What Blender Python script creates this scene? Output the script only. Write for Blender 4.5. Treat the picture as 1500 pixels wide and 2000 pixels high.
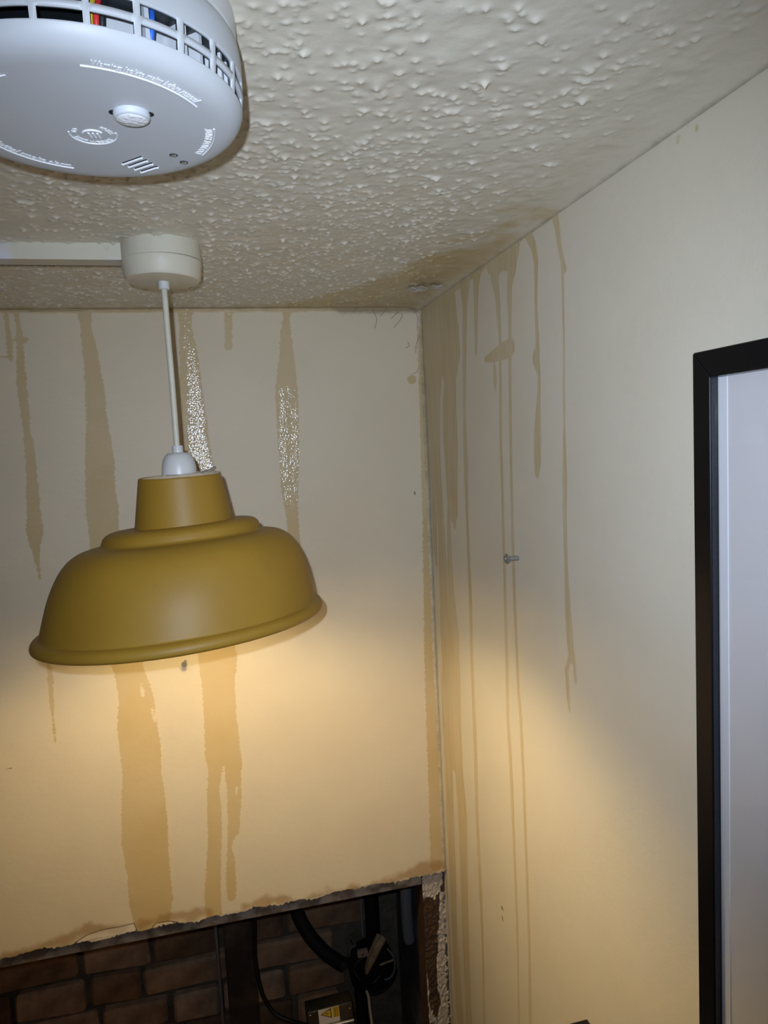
import bpy, bmesh, math, random
import numpy as np
from mathutils import Vector, Matrix

for o in list(bpy.data.objects): bpy.data.objects.remove(o)
SC = bpy.context.scene
COL = SC.collection
random.seed(7); RNG = np.random.default_rng(7)

# ------------------------------------------------------------------ camera
CAM = np.array([0.0, 0.0, 2.17])
YAW, PIT, ROL = math.radians(13.235), math.radians(-5.36), math.radians(-2.915)
FPX = 1387.0
_F = np.array([math.sin(YAW)*math.cos(PIT), math.cos(YAW)*math.cos(PIT), math.sin(PIT)])
_R0 = np.array([math.cos(YAW), -math.sin(YAW), 0.0]); _U0 = np.cross(_R0, _F)
_R = math.cos(ROL)*_R0 + math.sin(ROL)*_U0
_U = -math.sin(ROL)*_R0 + math.cos(ROL)*_U0
cd = bpy.data.cameras.new('camera'); cam = bpy.data.objects.new('camera', cd); COL.objects.link(cam)
cd.sensor_fit = 'VERTICAL'; cd.sensor_height = 36; cd.lens = FPX*36/2000; cd.clip_start = 0.02
M = Matrix.Identity(4)
for i in range(3):
    M[i][0], M[i][1], M[i][2], M[i][3] = _R[i], _U[i], -_F[i], CAM[i]
cam.matrix_world = M
SC.camera = cam
SC.view_settings.view_transform = 'Standard'; SC.view_settings.look = 'None'
SC.view_settings.gamma = 1; SC.view_settings.use_curve_mapping = False
SC.view_settings.exposure = 0.0

# ------------------------------------------------------------------ world + phone flash
W = bpy.data.worlds.new('world'); SC.world = W; W.use_nodes = True
W.node_tree.nodes['Background'].inputs[0].default_value = (1, .8, .6, 1)
W.node_tree.nodes['Background'].inputs[1].default_value = 0.004
fl = bpy.data.lights.new('phone_flash', 'SPOT'); flo = bpy.data.objects.new('phone_flash', fl); COL.objects.link(flo)
fl.energy = 20.0; fl.color = (.68, .79, .985); fl.shadow_soft_size = .004
fl.spot_size = math.radians(97); fl.spot_blend = 1.0
_fp = CAM - .019*_R + .021*_U
_ax = _F + _R*(775-750)/FPX - _U*(985-1000)/FPX
flo.location = _fp; flo.rotation_euler = Vector(-_ax).to_track_quat('Z', 'Y').to_euler()
LAMP_STRENGTH = 136.0

# ------------------------------------------------------------------ pixel helpers (1500 x 2000)
def ray(px, py): return _F + _R*(px-750)/FPX - _U*(py-1000)/FPX
HC = 2.40; XR = .3564; YB = 1.1686
def on_z(px, py, z): d = ray(px, py); return CAM + d*(z-CAM[2])/d[2]
def on_y(px, py, y): d = ray(px, py); return CAM + d*(y-CAM[1])/d[1]
def on_x(px, py, x): d = ray(px, py); return CAM + d*(x-CAM[0])/d[0]
ZO = 1.3975                     # top of the hole in the back wall
YV = 1.57                       # brick wall inside the void

# ------------------------------------------------------------------ materials
def mat(name, col=(.8,.8,.8), rough=.5, metal=0, spec=.5, emit=None, estr=0, bump=None, var=None, coat=0):
    m = bpy.data.materials.new(name); m.use_nodes = True; nt = m.node_tree; p = nt.nodes['Principled BSDF']
    p.inputs['Base Color'].default_value = (*col, 1); p.inputs['Roughness'].default_value = rough
    p.inputs['Metallic'].default_value = metal; p.inputs['Specular IOR Level'].default_value = spec
    p.inputs['Coat Weight'].default_value = coat
    if emit: p.inputs['Emission Color'].default_value = (*emit, 1); p.inputs['Emission Strength'].default_value = estr
    tc = nt.nodes.new('ShaderNodeTexCoord')
    if bump:
        n = nt.nodes.new('ShaderNodeTexNoise'); n.inputs['Scale'].default_value = bump[0]; n.inputs['Detail'].default_value = 4
        b = nt.nodes.new('ShaderNodeBump'); b.inputs['Strength'].default_value = bump[1]; b.inputs['Distance'].default_value = bump[2]
        nt.links.new(tc.outputs['Object'], n.inputs['Vector']); nt.links.new(n.outputs['Fac'], b.inputs['Height']); nt.links.new(b.outputs['Normal'], p.inputs['Normal'])
    if var:                                                # (scale, second colour, low, high)
        n = nt.nodes.new('ShaderNodeTexNoise'); n.inputs['Scale'].default_value = var[0]; n.inputs['Detail'].default_value = 6
        r = nt.nodes.new('ShaderNodeMapRange'); r.inputs['From Min'].default_value = var[2]; r.inputs['From Max'].default_value = var[3]
        mx = nt.nodes.new('ShaderNodeMix'); mx.data_type = 'RGBA'
        mx.inputs['A'].default_value = (*col, 1); mx.inputs['B'].default_value = (*var[1], 1)
        nt.links.new(tc.outputs['Object'], n.inputs['Vector']); nt.links.new(n.outputs['Fac'], r.inputs['Value'])
        nt.links.new(r.outputs['Result'], mx.inputs['Factor']); nt.links.new(mx.outputs['Result'], p.inputs['Base Color'])
    return m

def paint_mat(name, base, kind):
    """cream emulsion with water stains, tide marks and grime read from mesh attributes"""
    m = bpy.data.materials.new(name); m.use_nodes = True; nt = m.node_tree; L = nt.links; p = nt.nodes['Principled BSDF']
    N = lambda t: nt.nodes.new(t)
    tc = N('ShaderNodeTexCoord')
    def noise(scale, vec=None, detail=4, rough=.5):
        n = N('ShaderNodeTexNoise'); n.inputs['Scale'].default_value = scale; n.inputs['Detail'].default_value = detail
        n.inputs['Roughness'].default_value = rough
        L.new(vec or tc.outputs['Object'], n.inputs['Vector']); return n.outputs['Fac']
    def mapped(sx, sy, sz):
        q = N('ShaderNodeMapping'); q.inputs['Scale'].default_value = (sx, sy, sz); L.new(tc.outputs['Object'], q.inputs['Vector']); return q.outputs['Vector']
    def math_(op, a, b=None, clamp=False):
        q = N('ShaderNodeMath'); q.operation = op; q.use_clamp = clamp
        for i, v in enumerate((a, b)):
            if v is None: continue
            if isinstance(v, (int, float)): q.inputs[i].default_value = v
            else: L.new(v, q.inputs[i])
        return q.outputs[0]
    def attr(n):
        q = N('ShaderNodeAttribute'); q.attribute_name = n; return q.outputs['Fac']
    def step(v, lo, hi, a=0, b=1):
        q = N('ShaderNodeMapRange'); q.interpolation_type = 'SMOOTHSTEP'
        q.inputs['From Min'].default_value = lo; q.inputs['From Max'].default_value = hi
        q.inputs['To Min'].default_value = a; q.inputs['To Max'].default_value = b
        L.new(v, q.inputs['Value']); return q.outputs['Result']
    def mix(f, a, b):
        q = N('ShaderNodeMix'); q.data_type = 'RGBA'
        if isinstance(f, (int, float)): q.inputs['Factor'].default_value = f
        else: L.new(f, q.inputs['Factor'])
        for k, v in (('A', a), ('B', b)):
            if isinstance(v, tuple): q.inputs[k].default_value = (*v, 1)
            else: L.new(v, q.inputs[k])
        return q.outputs['Result']
    c0 = mix(step(noise(7), .35, .7), tuple(base), tuple(b*k for b, k in zip(base, (.965, .955, .94))))
    # stain edge: serrated along brush strokes on the back wall, smoother on the side wall
    if kind == 'back': e = noise(1.0, mapped(45, 45, 260), 3, .6); amp = .008
    elif kind == 'right': e = noise(1.0, mapped(160, 120, 50), 3, .6); amp = .0028
    else: e = noise(1.0, mapped(40, 40, 40), 4, .65); amp = .05
    sdn = math_('ADD', attr('sd'), math_('MULTIPLY', math_('SUBTRACT', e, .5), amp))
    soft = {'back': .0011, 'right': .0011, 'ceil': .013}[kind]
    fs = step(sdn, -soft, soft, 1, 0)
    if kind == 'ceil': fs = math_('MULTIPLY', fs, step(noise(30), .2, .6, .45, 1))
    else: fs = math_('MULTIPLY', fs, step(noise(9), .25, .75, .72, 1))
    if kind == 'right': fs = math_('MULTIPLY', fs, step(noise(1.0, mapped(170, 170, 9), 3, .6), .38, .62, .72, 1))
    stain = tuple(b*k for b, k in zip(base, (.79, .68, .45)))
    c1 = mix(fs, c0, stain)
    # wet soak-line halo just inside the edge
    # rust-brown tide marks
    rn = math_('ADD', attr('rust'), math_('MULTIPLY', math_('SUBTRACT', noise(38, None, 6), .5), .028))
    fr = step(rn, -.006, .006, 1, 0)
    c2 = mix(math_('MULTIPLY', fr, .66), c1, (.36, .20, .055))
    # peeled paint: pale plaster with a brown outline
    pe = attr('peel')
    c2 = mix(math_('MULTIPLY', step(pe, -.0006, .0006, 1, 0), .5), c2, (.80, .72, .60))
    c2 = mix(math_('MULTIPLY', step(math_('ABSOLUTE', pe), .0003, .0011, 1, 0), .9), c2, (.075, .04, .014))
    # grime in the corners
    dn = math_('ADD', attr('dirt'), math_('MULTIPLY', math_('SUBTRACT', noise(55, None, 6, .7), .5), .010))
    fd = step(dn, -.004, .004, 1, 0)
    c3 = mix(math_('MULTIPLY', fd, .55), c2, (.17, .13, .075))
    c3 = mix(math_('MULTIPLY', step(attr('crack'), -.0005, .0005, 1, 0), .85), c3, (.03, .022, .014))
    L.new(c3, p.inputs['Base Color'])
    p.inputs['Specular IOR Level'].default_value = .35
    wet = attr('wet')
    wv = step(math_('ADD', wet, math_('MULTIPLY', math_('SUBTRACT', noise(230, None, 3, .6), .5), 1.5)), .40, .50)
    L.new(step(wv, 0, 1, .48 if kind != 'ceil' else .36, .24), p.inputs['Roughness'])
    L.new(wv, p.inputs['Coat Weight']); p.inputs['Coat Roughness'].default_value = .2; p.inputs['Coat IOR'].default_value = 1.6
    fine = noise(520, None, 3); mid = noise(60, mapped(1, 1, 1.6), 3)
    hgt = math_('ADD', math_('MULTIPLY', fine, .00012), math_('MULTIPLY', mid, .00032 if kind != 'ceil' else .0003))
    vt = N('ShaderNodeTexVoronoi'); vt.inputs['Scale'].default_value = 330; L.new(tc.outputs['Object'], vt.inputs['Vector'])
    vor = math_('MULTIPLY', math_('POWER', vt.outputs['Distance'], 2), -1)           # shallow water beads
    hgt = math_('ADD', hgt, math_('MULTIPLY', vor, step(wet, .15, .3, 0, .00036)))
    b = N('ShaderNodeBump'); b.inputs['Strength'].default_value = 1; b.inputs['Distance'].default_value = 1
    L.new(hgt, b.inputs['Height']); L.new(b.outputs['Normal'], p.inputs['Normal']); L.new(b.outputs['Normal'], p.inputs['Coat Normal'])
    return m

CREAM = (.74, .665, .505)
MAT = dict(
    back=paint_mat('back_wall_paint', (.735, .64, .465), 'back'), right=paint_mat('right_wall_paint', (.735, .675, .54), 'right'),
    ceil=paint_mat('ceiling_paint', (.725, .68, .56), 'ceil'),
    room=mat('warm_bounce_paint', (.66, .50, .29), .6), floor=mat('warm_bounce_floor', (.40, .22, .085), .6, var=(8, (.25, .14, .07), .35, .65)),  # unseen walls and floor, tinted to warm the bounced light
    mustard=mat('mustard_enamel', (.36, .205, .022), .5, spec=.42, bump=(260, .12, .0006), var=(14, (.325, .18, .020), .35, .7)),
    inner=mat('white_enamel', (.86, .84, .78), .5),
    plastic=mat('white_plastic', (.62, .62, .60), .35, var=(40, (.60, .60, .57), .4, .7)),
    alarm=mat('alarm_plastic', (.52, .545, .56), .48, bump=(900, .05, .0003)),
    alarm_clear=mat('alarm_button_plastic', (.84, .86, .87), .16, coat=.5, bump=(420, .9, .0012)),
    rose=mat('painted_rose', (.63, .59, .46), .5, var=(45, (.66, .65, .62), .56, .70), bump=(120, .25, .0008)),
    trunk=mat('painted_trunking', (.64, .60, .47), .5, var=(14, (.66, .66, .68), .58, .68), bump=(80, .2, .0008)),
    cable=mat('cream_flex', (.62, .59, .48), .45, var=(60, (.56, .52, .40), .4, .7)),
    dark=mat('dark_parts_and_shade', (.012, .012, .015), .6), pcb=mat('circuit_board', (.014, .018, .02), .4),  # near-black for dark parts and for shade painted into recesses
    red=mat('red_wire', (.55, .03, .03), .35), blue=mat('blue_wire', (.03, .14, .60), .35), yellow=mat('yellow_component', (.6, .5, .04), .4),
    steel=mat('zinc_steel', (.36, .36, .33), .35, metal=.55), lens=mat('led_lens', (.75, .80, .78), .12, metal=.9),
    frame=mat('black_frame', (.004, .004, .005), .36, spec=.22, coat=0, bump=(700, .08, .0004)),
    frame_in=mat('black_frame_bevel', (.009, .011, .016), .30, coat=.25, bump=(900, .35, .0006)),
    paper=mat('white_paper', (.66, .65, .66), .6, bump=(14, .25, .004)), strip=mat('pale_strip', (.74, .76, .80), .45),
    bulb=mat('lit_bulb', (1, .9, .7), .4, emit=(1.0, .77, .425), estr=LAMP_STRENGTH),
    brickm=None, mortar=mat('sooty_mortar', (.15, .125, .09), .95, bump=(160, .8, .004), var=(30, (.09, .075, .055), .4, .65)),
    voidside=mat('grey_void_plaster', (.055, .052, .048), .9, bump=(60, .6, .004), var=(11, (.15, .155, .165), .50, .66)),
    black=mat('black_pvc', (.006, .006, .007), .5), blackrub=mat('black_rubber', (.008, .008, .008), .6, bump=(300, .4, .001)),
    post=mat('dark_timber', (.03, .02, .013), .8, bump=(90, .5, .002), var=(16, (.08, .05, .028), .45, .65)),
    timber=mat('raw_timber', (.13, .10, .075), .8, bump=(120, .5, .002), var=(40, (.30, .26, .22), .42, .6)),
    grey=mat('grey_pvc', (.17, .165, .165), .5), tan=mat('tan_tape', (.46, .30, .15), .7, var=(60, (.32, .21, .10), .4, .6)),
    ceramic=mat('porcelain_terminal', (.40, .27, .18), .5), whitecable=mat('dirty_white_cable', (.5, .42, .30), .6),
    box=mat('galvanised_box', (.09, .085, .07), .32, metal=.7, var=(20, (.06, .055, .045), .4, .6)), boxedge=mat('bright_box_edge', (.66, .64, .58), .28, metal=.85),
    label=mat('sticker_white', (.50, .46, .45), .5), lyellow=mat('sticker_yellow', (.55, .36, .012), .5), lblack=mat('sticker_black', (.02, .014, .006), .5),
    web=mat('cobweb_dust', (.20, .18, .14), .9), flake=mat('loose_white_flake', (.62, .60, .57), .7),
)
# stud: brown timber with remains of white paint, from an attribute
def stud_mat():
    m = bpy.data.materials.new('painted_stud'); m.use_nodes = True; nt = m.node_tree; L = nt.links; p = nt.nodes['Principled BSDF']
    N = lambda t: nt.nodes.new(t)
    tc = N('ShaderNodeTexCoord'); a = N('ShaderNodeAttribute'); a.attribute_name = 'sd'
    mp = N('ShaderNodeMapping'); mp.inputs['Scale'].default_value = (150, 150, 35); L.new(tc.outputs['Object'], mp.inputs['Vector'])
    n = N('ShaderNodeTexNoise'); n.inputs['Scale'].default_value = 1; n.inputs['Detail'].default_value = 6; L.new(mp.outputs['Vector'], n.inputs['Vector'])
    s = N('ShaderNodeMath'); s.operation = 'MULTIPLY_ADD'; s.inputs[1].default_value = .022; s.inputs[2].default_value = -.011; L.new(n.outputs['Fac'], s.inputs[0])
    ad = N('ShaderNodeMath'); ad.operation = 'ADD'; L.new(a.outputs['Fac'], ad.inputs[0]); L.new(s.outputs[0], ad.inputs[1])
    r = N('ShaderNodeMapRange'); r.inputs['From Min'].default_value = -.0007; r.inputs['From Max'].default_value = .0007; r.inputs['To Min'].default_value = 1; r.inputs['To Max'].default_value = 0; L.new(ad.outputs[0], r.inputs['Value'])
    w = N('ShaderNodeMix'); w.data_type = 'RGBA'; w.inputs['A'].default_value = (.085, .042, .014, 1); w.inputs['B'].default_value = (.028, .015, .007, 1); L.new(n.outputs['Fac'], w.inputs['Factor'])
    x = N('ShaderNodeMix'); x.data_type = 'RGBA'; x.inputs['B'].default_value = (.46, .41, .34, 1); L.new(w.outputs['Result'], x.inputs['A']); L.new(r.outputs['Result'], x.inputs['Factor'])
    L.new(x.outputs['Result'], p.inputs['Base Color']); p.inputs['Roughness'].default_value = .75
    b = N('ShaderNodeBump'); b.inputs['Strength'].default_value = .6; b.inputs['Distance'].default_value = .0015; L.new(n.outputs['Fac'], b.inputs['Height']); L.new(b.outputs['Normal'], p.inputs['Normal'])
    return m
MAT['stud'] = stud_mat()
def brick_mat():
    m = bpy.data.materials.new('sooty_brick'); m.use_nodes = True; nt = m.node_tree; L = nt.links; p = nt.nodes['Principled BSDF']
    N = lambda t: nt.nodes.new(t)
    tc = N('ShaderNodeTexCoord'); oi = N('ShaderNodeObjectInfo')
    cr = N('ShaderNodeValToRGB'); e = cr.color_ramp.elements
    e[0].position = 0; e[0].color = (.22, .13, .07, 1); e[1].position = 1; e[1].color = (.60, .42, .28, 1)
    q = e.new(.5); q.color = (.42, .25, .135, 1)
    L.new(oi.outputs['Random'], cr.inputs['Fac'])
    n = N('ShaderNodeTexNoise'); n.inputs['Scale'].default_value = 22; n.inputs['Detail'].default_value = 6; L.new(tc.outputs['Object'], n.inputs['Vector'])
    r = N('ShaderNodeMapRange'); r.inputs['From Min'].default_value = .35; r.inputs['From Max'].default_value = .65; L.new(n.outputs['Fac'], r.inputs['Value'])
    x = N('ShaderNodeMix'); x.data_type = 'RGBA'; x.blend_type = 'MULTIPLY'; x.inputs['B'].default_value = (.55, .52, .5, 1)
    L.new(r.outputs['Result'], x.inputs['Factor']); L.new(cr.outputs['Color'], x.inputs['A']); L.new(x.outputs['Result'], p.inputs['Base Color'])
    b = N('ShaderNodeBump'); b.inputs['Strength'].default_value = .8; b.inputs['Distance'].default_value = .004; L.new(n.outputs['Fac'], b.inputs['Height']); L.new(b.outputs['Normal'], p.inputs['Normal'])
    p.inputs['Roughness'].default_value = .95
    return m
MAT['brickm'] = brick_mat()
def pane_mat():
    m = bpy.data.materials.new('clear_pane'); m.use_nodes = True; nt = m.node_tree; nt.nodes.clear()
    o = nt.nodes.new('ShaderNodeOutputMaterial'); t = nt.nodes.new('ShaderNodeBsdfTransparent'); g = nt.nodes.new('ShaderNodeBsdfGlossy'); g.inputs['Roughness'].default_value = .05
    f = nt.nodes.new('ShaderNodeLayerWeight'); f.inputs['Blend'].default_value = .5; pw = nt.nodes.new('ShaderNodeMath'); pw.operation = 'POWER'; pw.inputs[1].default_value = 4
    ma = nt.nodes.new('ShaderNodeMath'); ma.operation = 'MULTIPLY_ADD'; ma.inputs[1].default_value = .5; ma.inputs[2].default_value = .03; x = nt.nodes.new('ShaderNodeMixShader')
    nt.links.new(f.outputs['Facing'], pw.inputs[0]); nt.links.new(pw.outputs[0], ma.inputs[0])
    nt.links.new(ma.outputs[0], x.inputs[0]); nt.links.new(t.outputs[0], x.inputs[1]); nt.links.new(g.outputs[0], x.inputs[2]); nt.links.new(x.outputs[0], o.inputs[0])
    return m
MAT['pane'] = pane_mat()
def thin_white():
    m = bpy.data.materials.new('thin_white_plastic'); m.use_nodes = True; nt = m.node_tree; nt.nodes.clear()
    o = nt.nodes.new('ShaderNodeOutputMaterial'); d_ = nt.nodes.new('ShaderNodeBsdfDiffuse'); t = nt.nodes.new('ShaderNodeBsdfTranslucent'); x = nt.nodes.new('ShaderNodeMixShader')
    d_.inputs[0].default_value = (.7, .7, .68, 1); t.inputs[0].default_value = (.8, .78, .72, 1); x.inputs[0].default_value = .07
    nt.links.new(d_.outputs[0], x.inputs[1]); nt.links.new(t.outputs[0], x.inputs[2]); nt.links.new(x.outputs[0], o.inputs[0]); return m
MAT['carrier'] = thin_white()

# ------------------------------------------------------------------ mesh helpers
def mesh_obj(name, verts, faces, m, parent=None, smooth=False):
    me = bpy.data.meshes.new(name); me.from_pydata([tuple(v) for v in verts], [], faces); me.update()
    if smooth: me.polygons.foreach_set('use_smooth', [True]*len(me.polygons))
    me.materials.append(MAT[m] if isinstance(m, str) else m)
    o = bpy.data.objects.new(name, me); COL.objects.link(o); o.parent = parent
    return o
def bm_obj(name, bm, m, parent=None, smooth=False):
    bmesh.ops.recalc_face_normals(bm, faces=bm.faces)
    me = bpy.data.meshes.new(name); bm.to_mesh(me); bm.free()
    if smooth: me.polygons.foreach_set('use_smooth', [True]*len(me.polygons))
    me.materials.append(MAT[m] if isinstance(m, str) else m)
    o = bpy.data.objects.new(name, me); COL.objects.link(o); o.parent = parent
    return o
def tag(o, label, cat=None, group=None, kind=None):
    o['label'] = label
    if cat: o['category'] = cat
    if group: o['group'] = group
    if kind: o['kind'] = kind
    return o
def empty(name, loc):
    o = bpy.data.objects.new(name, None); o.empty_display_size = .02; o.location = loc; COL.objects.link(o); return o
def autosmooth(o, ang=35):
    me = o.data; bm = bmesh.new(); bm.from_mesh(me)
    for f in bm.faces: f.smooth = True
    a = math.radians(ang)
    for e in bm.edges: e.smooth = not (len(e.link_faces) == 2 and e.calc_face_angle(0) > a)
    bm.to_mesh(me); bm.free(); return o
def lathe(name, prof, m, parent=None, seg=96, skip=None, loc=(0, 0, 0), ang=35, closed=False):
    """prof: (r, z) list, skip(ring, seg) -> leave that face out"""
    V, Fc, idx = [], [], []
    for r, z in prof:
        if r < 1e-6: idx.append([len(V)]*seg); V.append((0, 0, z))
        else:
            idx.append(list(range(len(V), len(V)+seg)))
            V += [(r*math.cos(2*math.pi*k/seg), r*math.sin(2*math.pi*k/seg), z) for k in range(seg)]
    n = len(prof)
    for i in range(n if closed else n-1):
        for k in range(seg):
            if skip and skip(i, k): continue
            a, b = idx[i], idx[(i+1) % n]; k2 = (k+1) % seg
            f = []
            for v in (a[k], a[k2], b[k2], b[k]):
                if v not in f: f.append(v)
            if len(f) > 2: Fc.append(f)
    o = mesh_obj(name, V, Fc, m, parent)
    bm = bmesh.new(); bm.from_mesh(o.data); bmesh.ops.recalc_face_normals(bm, faces=bm.faces); bm.to_mesh(o.data); bm.free()
    o.location = loc
    return autosmooth(o, ang)
def box(name, lo, hi, m, parent=None, bevel=0, seg=2):
    bm = bmesh.new(); bmesh.ops.create_cube(bm, size=1)
    for v in bm.verts: v.co = Vector([(lo[i]+hi[i])/2 + v.co[i]*(hi[i]-lo[i]) for i in range(3)])
    if bevel: bmesh.ops.bevel(bm, geom=bm.edges[:], offset=bevel, segments=seg, affect='EDGES', profile=.5)
    return bm_obj(name, bm, m, parent)
def tube_data(path, rad, seg=14):
    P = [Vector(p) for p in path]; n = len(P); rs = rad if isinstance(rad, (list, tuple)) else [rad]*n
    V, Fc = [], []; up = None
    for i in range(n):
        t = (P[min(i+1, n-1)]-P[max(i-1, 0)]).normalized()
        if up is None: up = t.orthogonal().normalized()
        up = (up - t*up.dot(t)).normalized(); s = t.cross(up)
        for k in range(seg):
            a = 2*math.pi*k/seg; V.append(P[i] + (up*math.cos(a)+s*math.sin(a))*rs[i])
    for i in range(n-1):
        for k in range(seg):
            k2 = (k+1) % seg; Fc.append((i*seg+k, i*seg+k2, (i+1)*seg+k2, (i+1)*seg+k))
    Fc.append(tuple(range(seg-1, -1, -1))); Fc.append(tuple((n-1)*seg+k for k in range(seg)))
    return V, Fc
def tube(name, path, rad, m, parent=None, seg=14):
    V, Fc = tube_data(path, rad, seg); return autosmooth(mesh_obj(name, V, Fc, m, parent), 50)
def spline(ctrl, n=10):
    """Catmull-Rom through 3-D points"""
    C = [np.array(c, float) for c in ctrl]; C = [2*C[0]-C[1]] + C + [2*C[-1]-C[-2]]; out = []
    for i in range(1, len(C)-2):
        for k in range(n):
            t = k/n; a, b, c, d = C[i-1:i+3]
            out.append(.5*((2*b)+(c-a)*t+(2*a-5*b+4*c-d)*t*t+(3*b-a-3*c+d)*t**3))
    out.append(C[-2]); return out

# ------------------------------------------------------------------ signed distances for stains
def sd_caps(U, Vv, chains):
    """U,V flat arrays; chain = list of (u, v, r); distance to tapered capsules"""
    d = np.full(U.shape, 1.0)
    for ch in chains:
        for (u0, v0, r0), (u1, v1, r1) in zip(ch[:-1], ch[1:]):
            mrg = max(r0, r1)+.03
            sel = np.where((U > min(u0, u1)-mrg) & (U < max(u0, u1)+mrg) & (Vv > min(v0, v1)-mrg) & (Vv < max(v0, v1)+mrg))[0]
            if not len(sel): continue
            a, b = U[sel]-u0, Vv[sel]-v0; du, dv = u1-u0, v1-v0; L2 = du*du+dv*dv+1e-12
            t = np.clip((a*du+b*dv)/L2, 0, 1)
            q = np.hypot(a-t*du, b-t*dv)-(r0+(r1-r0)*t)
            d[sel] = np.minimum(d[sel], q)
    return np.clip(d, -.05, .06)
def sd_poly(U, Vv, pts):
    n = len(pts); d = np.full(U.shape, 9.0); ins = np.zeros(U.shape, bool)
    for i in range(n):
        u0, v0 = pts[i]; u1, v1 = pts[(i+1) % n]; du, dv = u1-u0, v1-v0
        t = np.clip(((U-u0)*du+(Vv-v0)*dv)/(du*du+dv*dv+1e-12), 0, 1)
        d = np.minimum(d, np.hypot(U-u0-t*du, Vv-v0-t*dv))
        c = ((v0 > Vv) != (v1 > Vv)) & (U < du*(Vv-v0)/(dv+1e-12)+u0); ins ^= c
    return np.where(ins, -d, d)
def set_attr(me, **kw):
    for n, a in kw.items():
        at = me.attributes.new(n, 'FLOAT', 'POINT'); at.data.foreach_set('value', np.asarray(a, np.float32))
def grid_faces(nx, ny, off=0):
    i, j = np.meshgrid(np.arange(nx-1), np.arange(ny-1), indexing='ij'); a = (i*ny+j).ravel()+off
    return np.stack([a, a+ny, a+ny+1, a+1], 1)
def fast_mesh(name, co, quads, m, smooth=True):
    me = bpy.data.meshes.new(name); me.vertices.add(len(co)); me.vertices.foreach_set('co', co.astype(np.float32).ravel())
    me.loops.add(quads.size); me.loops.foreach_set('vertex_index', quads.astype(np.int32).ravel())
    me.polygons.add(len(quads)); me.polygons.foreach_set('loop_start', np.arange(0, quads.size, 4, dtype=np.int32))
    me.update(calc_edges=True); me.polygons.foreach_set('use_smooth', np.full(len(quads), smooth))
    me.materials.append(MAT[m]); o = bpy.data.objects.new(name, me); COL.objects.link(o); return o
def axis(*segs):
    """(start, stop, step) pieces -> sorted coordinates"""
    out = [np.arange(a, b-s*.5, s) for a, b, s in segs]; out.append([segs[-1][1]]); return np.concatenate(out)

# ------------------------------------------------------------------ the setting
XL, YN = -1.45, -1.25                 # far left and near ends of the little room
# --- ceiling with stipple
gx = axis((XL, -.62, .04), (-.62, XR, .00125)); gy = axis((YN, .03, .04), (.03, YB, .00125))
X, Y = np.meshgrid(gx, gy, indexing='ij'); Hh = np.zeros_like(X)
def smooth_noise(shape, cell, rng):
    a = rng.standard_normal((shape[0]//cell+3, shape[1]//cell+3))
    ii = np.arange(shape[0])/cell; jj = np.arange(shape[1])/cell
    i0 = ii.astype(int); j0 = jj.astype(int); f = (ii-i0)[:, None]; g = (jj-j0)[None]; f = f*f*(3-2*f); g = g*g*(3-2*g)
    return (a[i0][:, j0]*(1-f)*(1-g)+a[i0+1][:, j0]*f*(1-g)+a[i0][:, j0+1]*(1-f)*g+a[i0+1][:, j0+1]*f*g)
Hh += .00010*smooth_noise(X.shape, 4, RNG)+.00022*smooth_noise(X.shape, 9, RNG)+.00035*smooth_noise(X.shape, 32, RNG)
dens = smooth_noise(X.shape, 58, RNG)
nb = 12500
bx = RNG.uniform(-.61, XR-.035, nb); by = RNG.uniform(.04, YB-.012, nb)
for k in range(nb):
    dr = XR-bx[k]
    if dr < .10 and random.random() > (dr-.02)/.09: continue
    i = int(np.searchsorted(gx, bx[k])); j = int(np.searchsorted(gy, by[k]))
    if dens[i, min(j, len(gy)-1)] < -.9 and random.random() < .6: continue
    s = random.choice((.0012, .0015, .0018, .0022)); hgt = s*random.uniform(.5, 1.2)*(1+.35*np.clip((by[k]-.55)/.4, 0, 1))
    if random.random() < .06: s *= 1.5; hgt *= 1.2
    w = int(s*3.4/.00125)+1
    sl = (slice(max(i-w, 0), i+w+1), slice(max(j-w, 0), j+w+1))
    ex = random.uniform(.8, 1.25)
    r = np.hypot((X[sl]-bx[k])*ex, (Y[sl]-by[k])/ex)/s
    Hh[sl] = np.maximum(Hh[sl], 0)*0+Hh[sl]+hgt*np.exp(-1.1*r**1.15)*np.clip((3.3-r)/1.2, 0, 1)
fade = np.clip((XR-X)/.05, 0, 1)*np.clip((YB-Y)/.012, 0, 1)
cove = .006*np.clip(1-(XR-X)/.035, 0, 1)**2+.003*np.clip(1-(YB-Y)/.02, 0, 1)**2
Z = HC-Hh*(.12+.88*fade)-cove
co = np.stack([X, Y, Z], -1).reshape(-1, 3)
ceiling = fast_mesh('ceiling', co, grid_faces(len(gx), len(gy))[:, ::-1], 'ceil')
tag(ceiling, 'stippled cream ceiling with brown damp stains near the corner', kind='structure')
cu, cv = X.ravel(), Y.ravel()
def cpt(x, y): return tuple(on_z(x, y, HC)[:2])
poly = [cpt(*p) for p in [(520, 600), (600, 585), (680, 562), (740, 542), (790, 522), (830, 500), (880, 488), (930, 486), (980, 455), (1020, 450), (1010, 462), (940, 512), (900, 535), (850, 565), (822, 597)]]
d = sd_poly(cu, cv, poly)
d = np.minimum(d, sd_caps(cu, cv, [[cpt(985, 411)+(.003,), cpt(1030, 408)+(.004,), cpt(1082, 406)+(.005,)], [cpt(950, 455)+(.004,), cpt(1010, 432)+(.005,), cpt(1075, 412)+(.005,)],
                                   [cpt(880, 470)+(.003,), cpt(950, 455)+(.004,)], [cpt(0, 601)+(.007,), cpt(420, 599)+(.007,), cpt(600, 597)+(.016,)]]))
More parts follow.
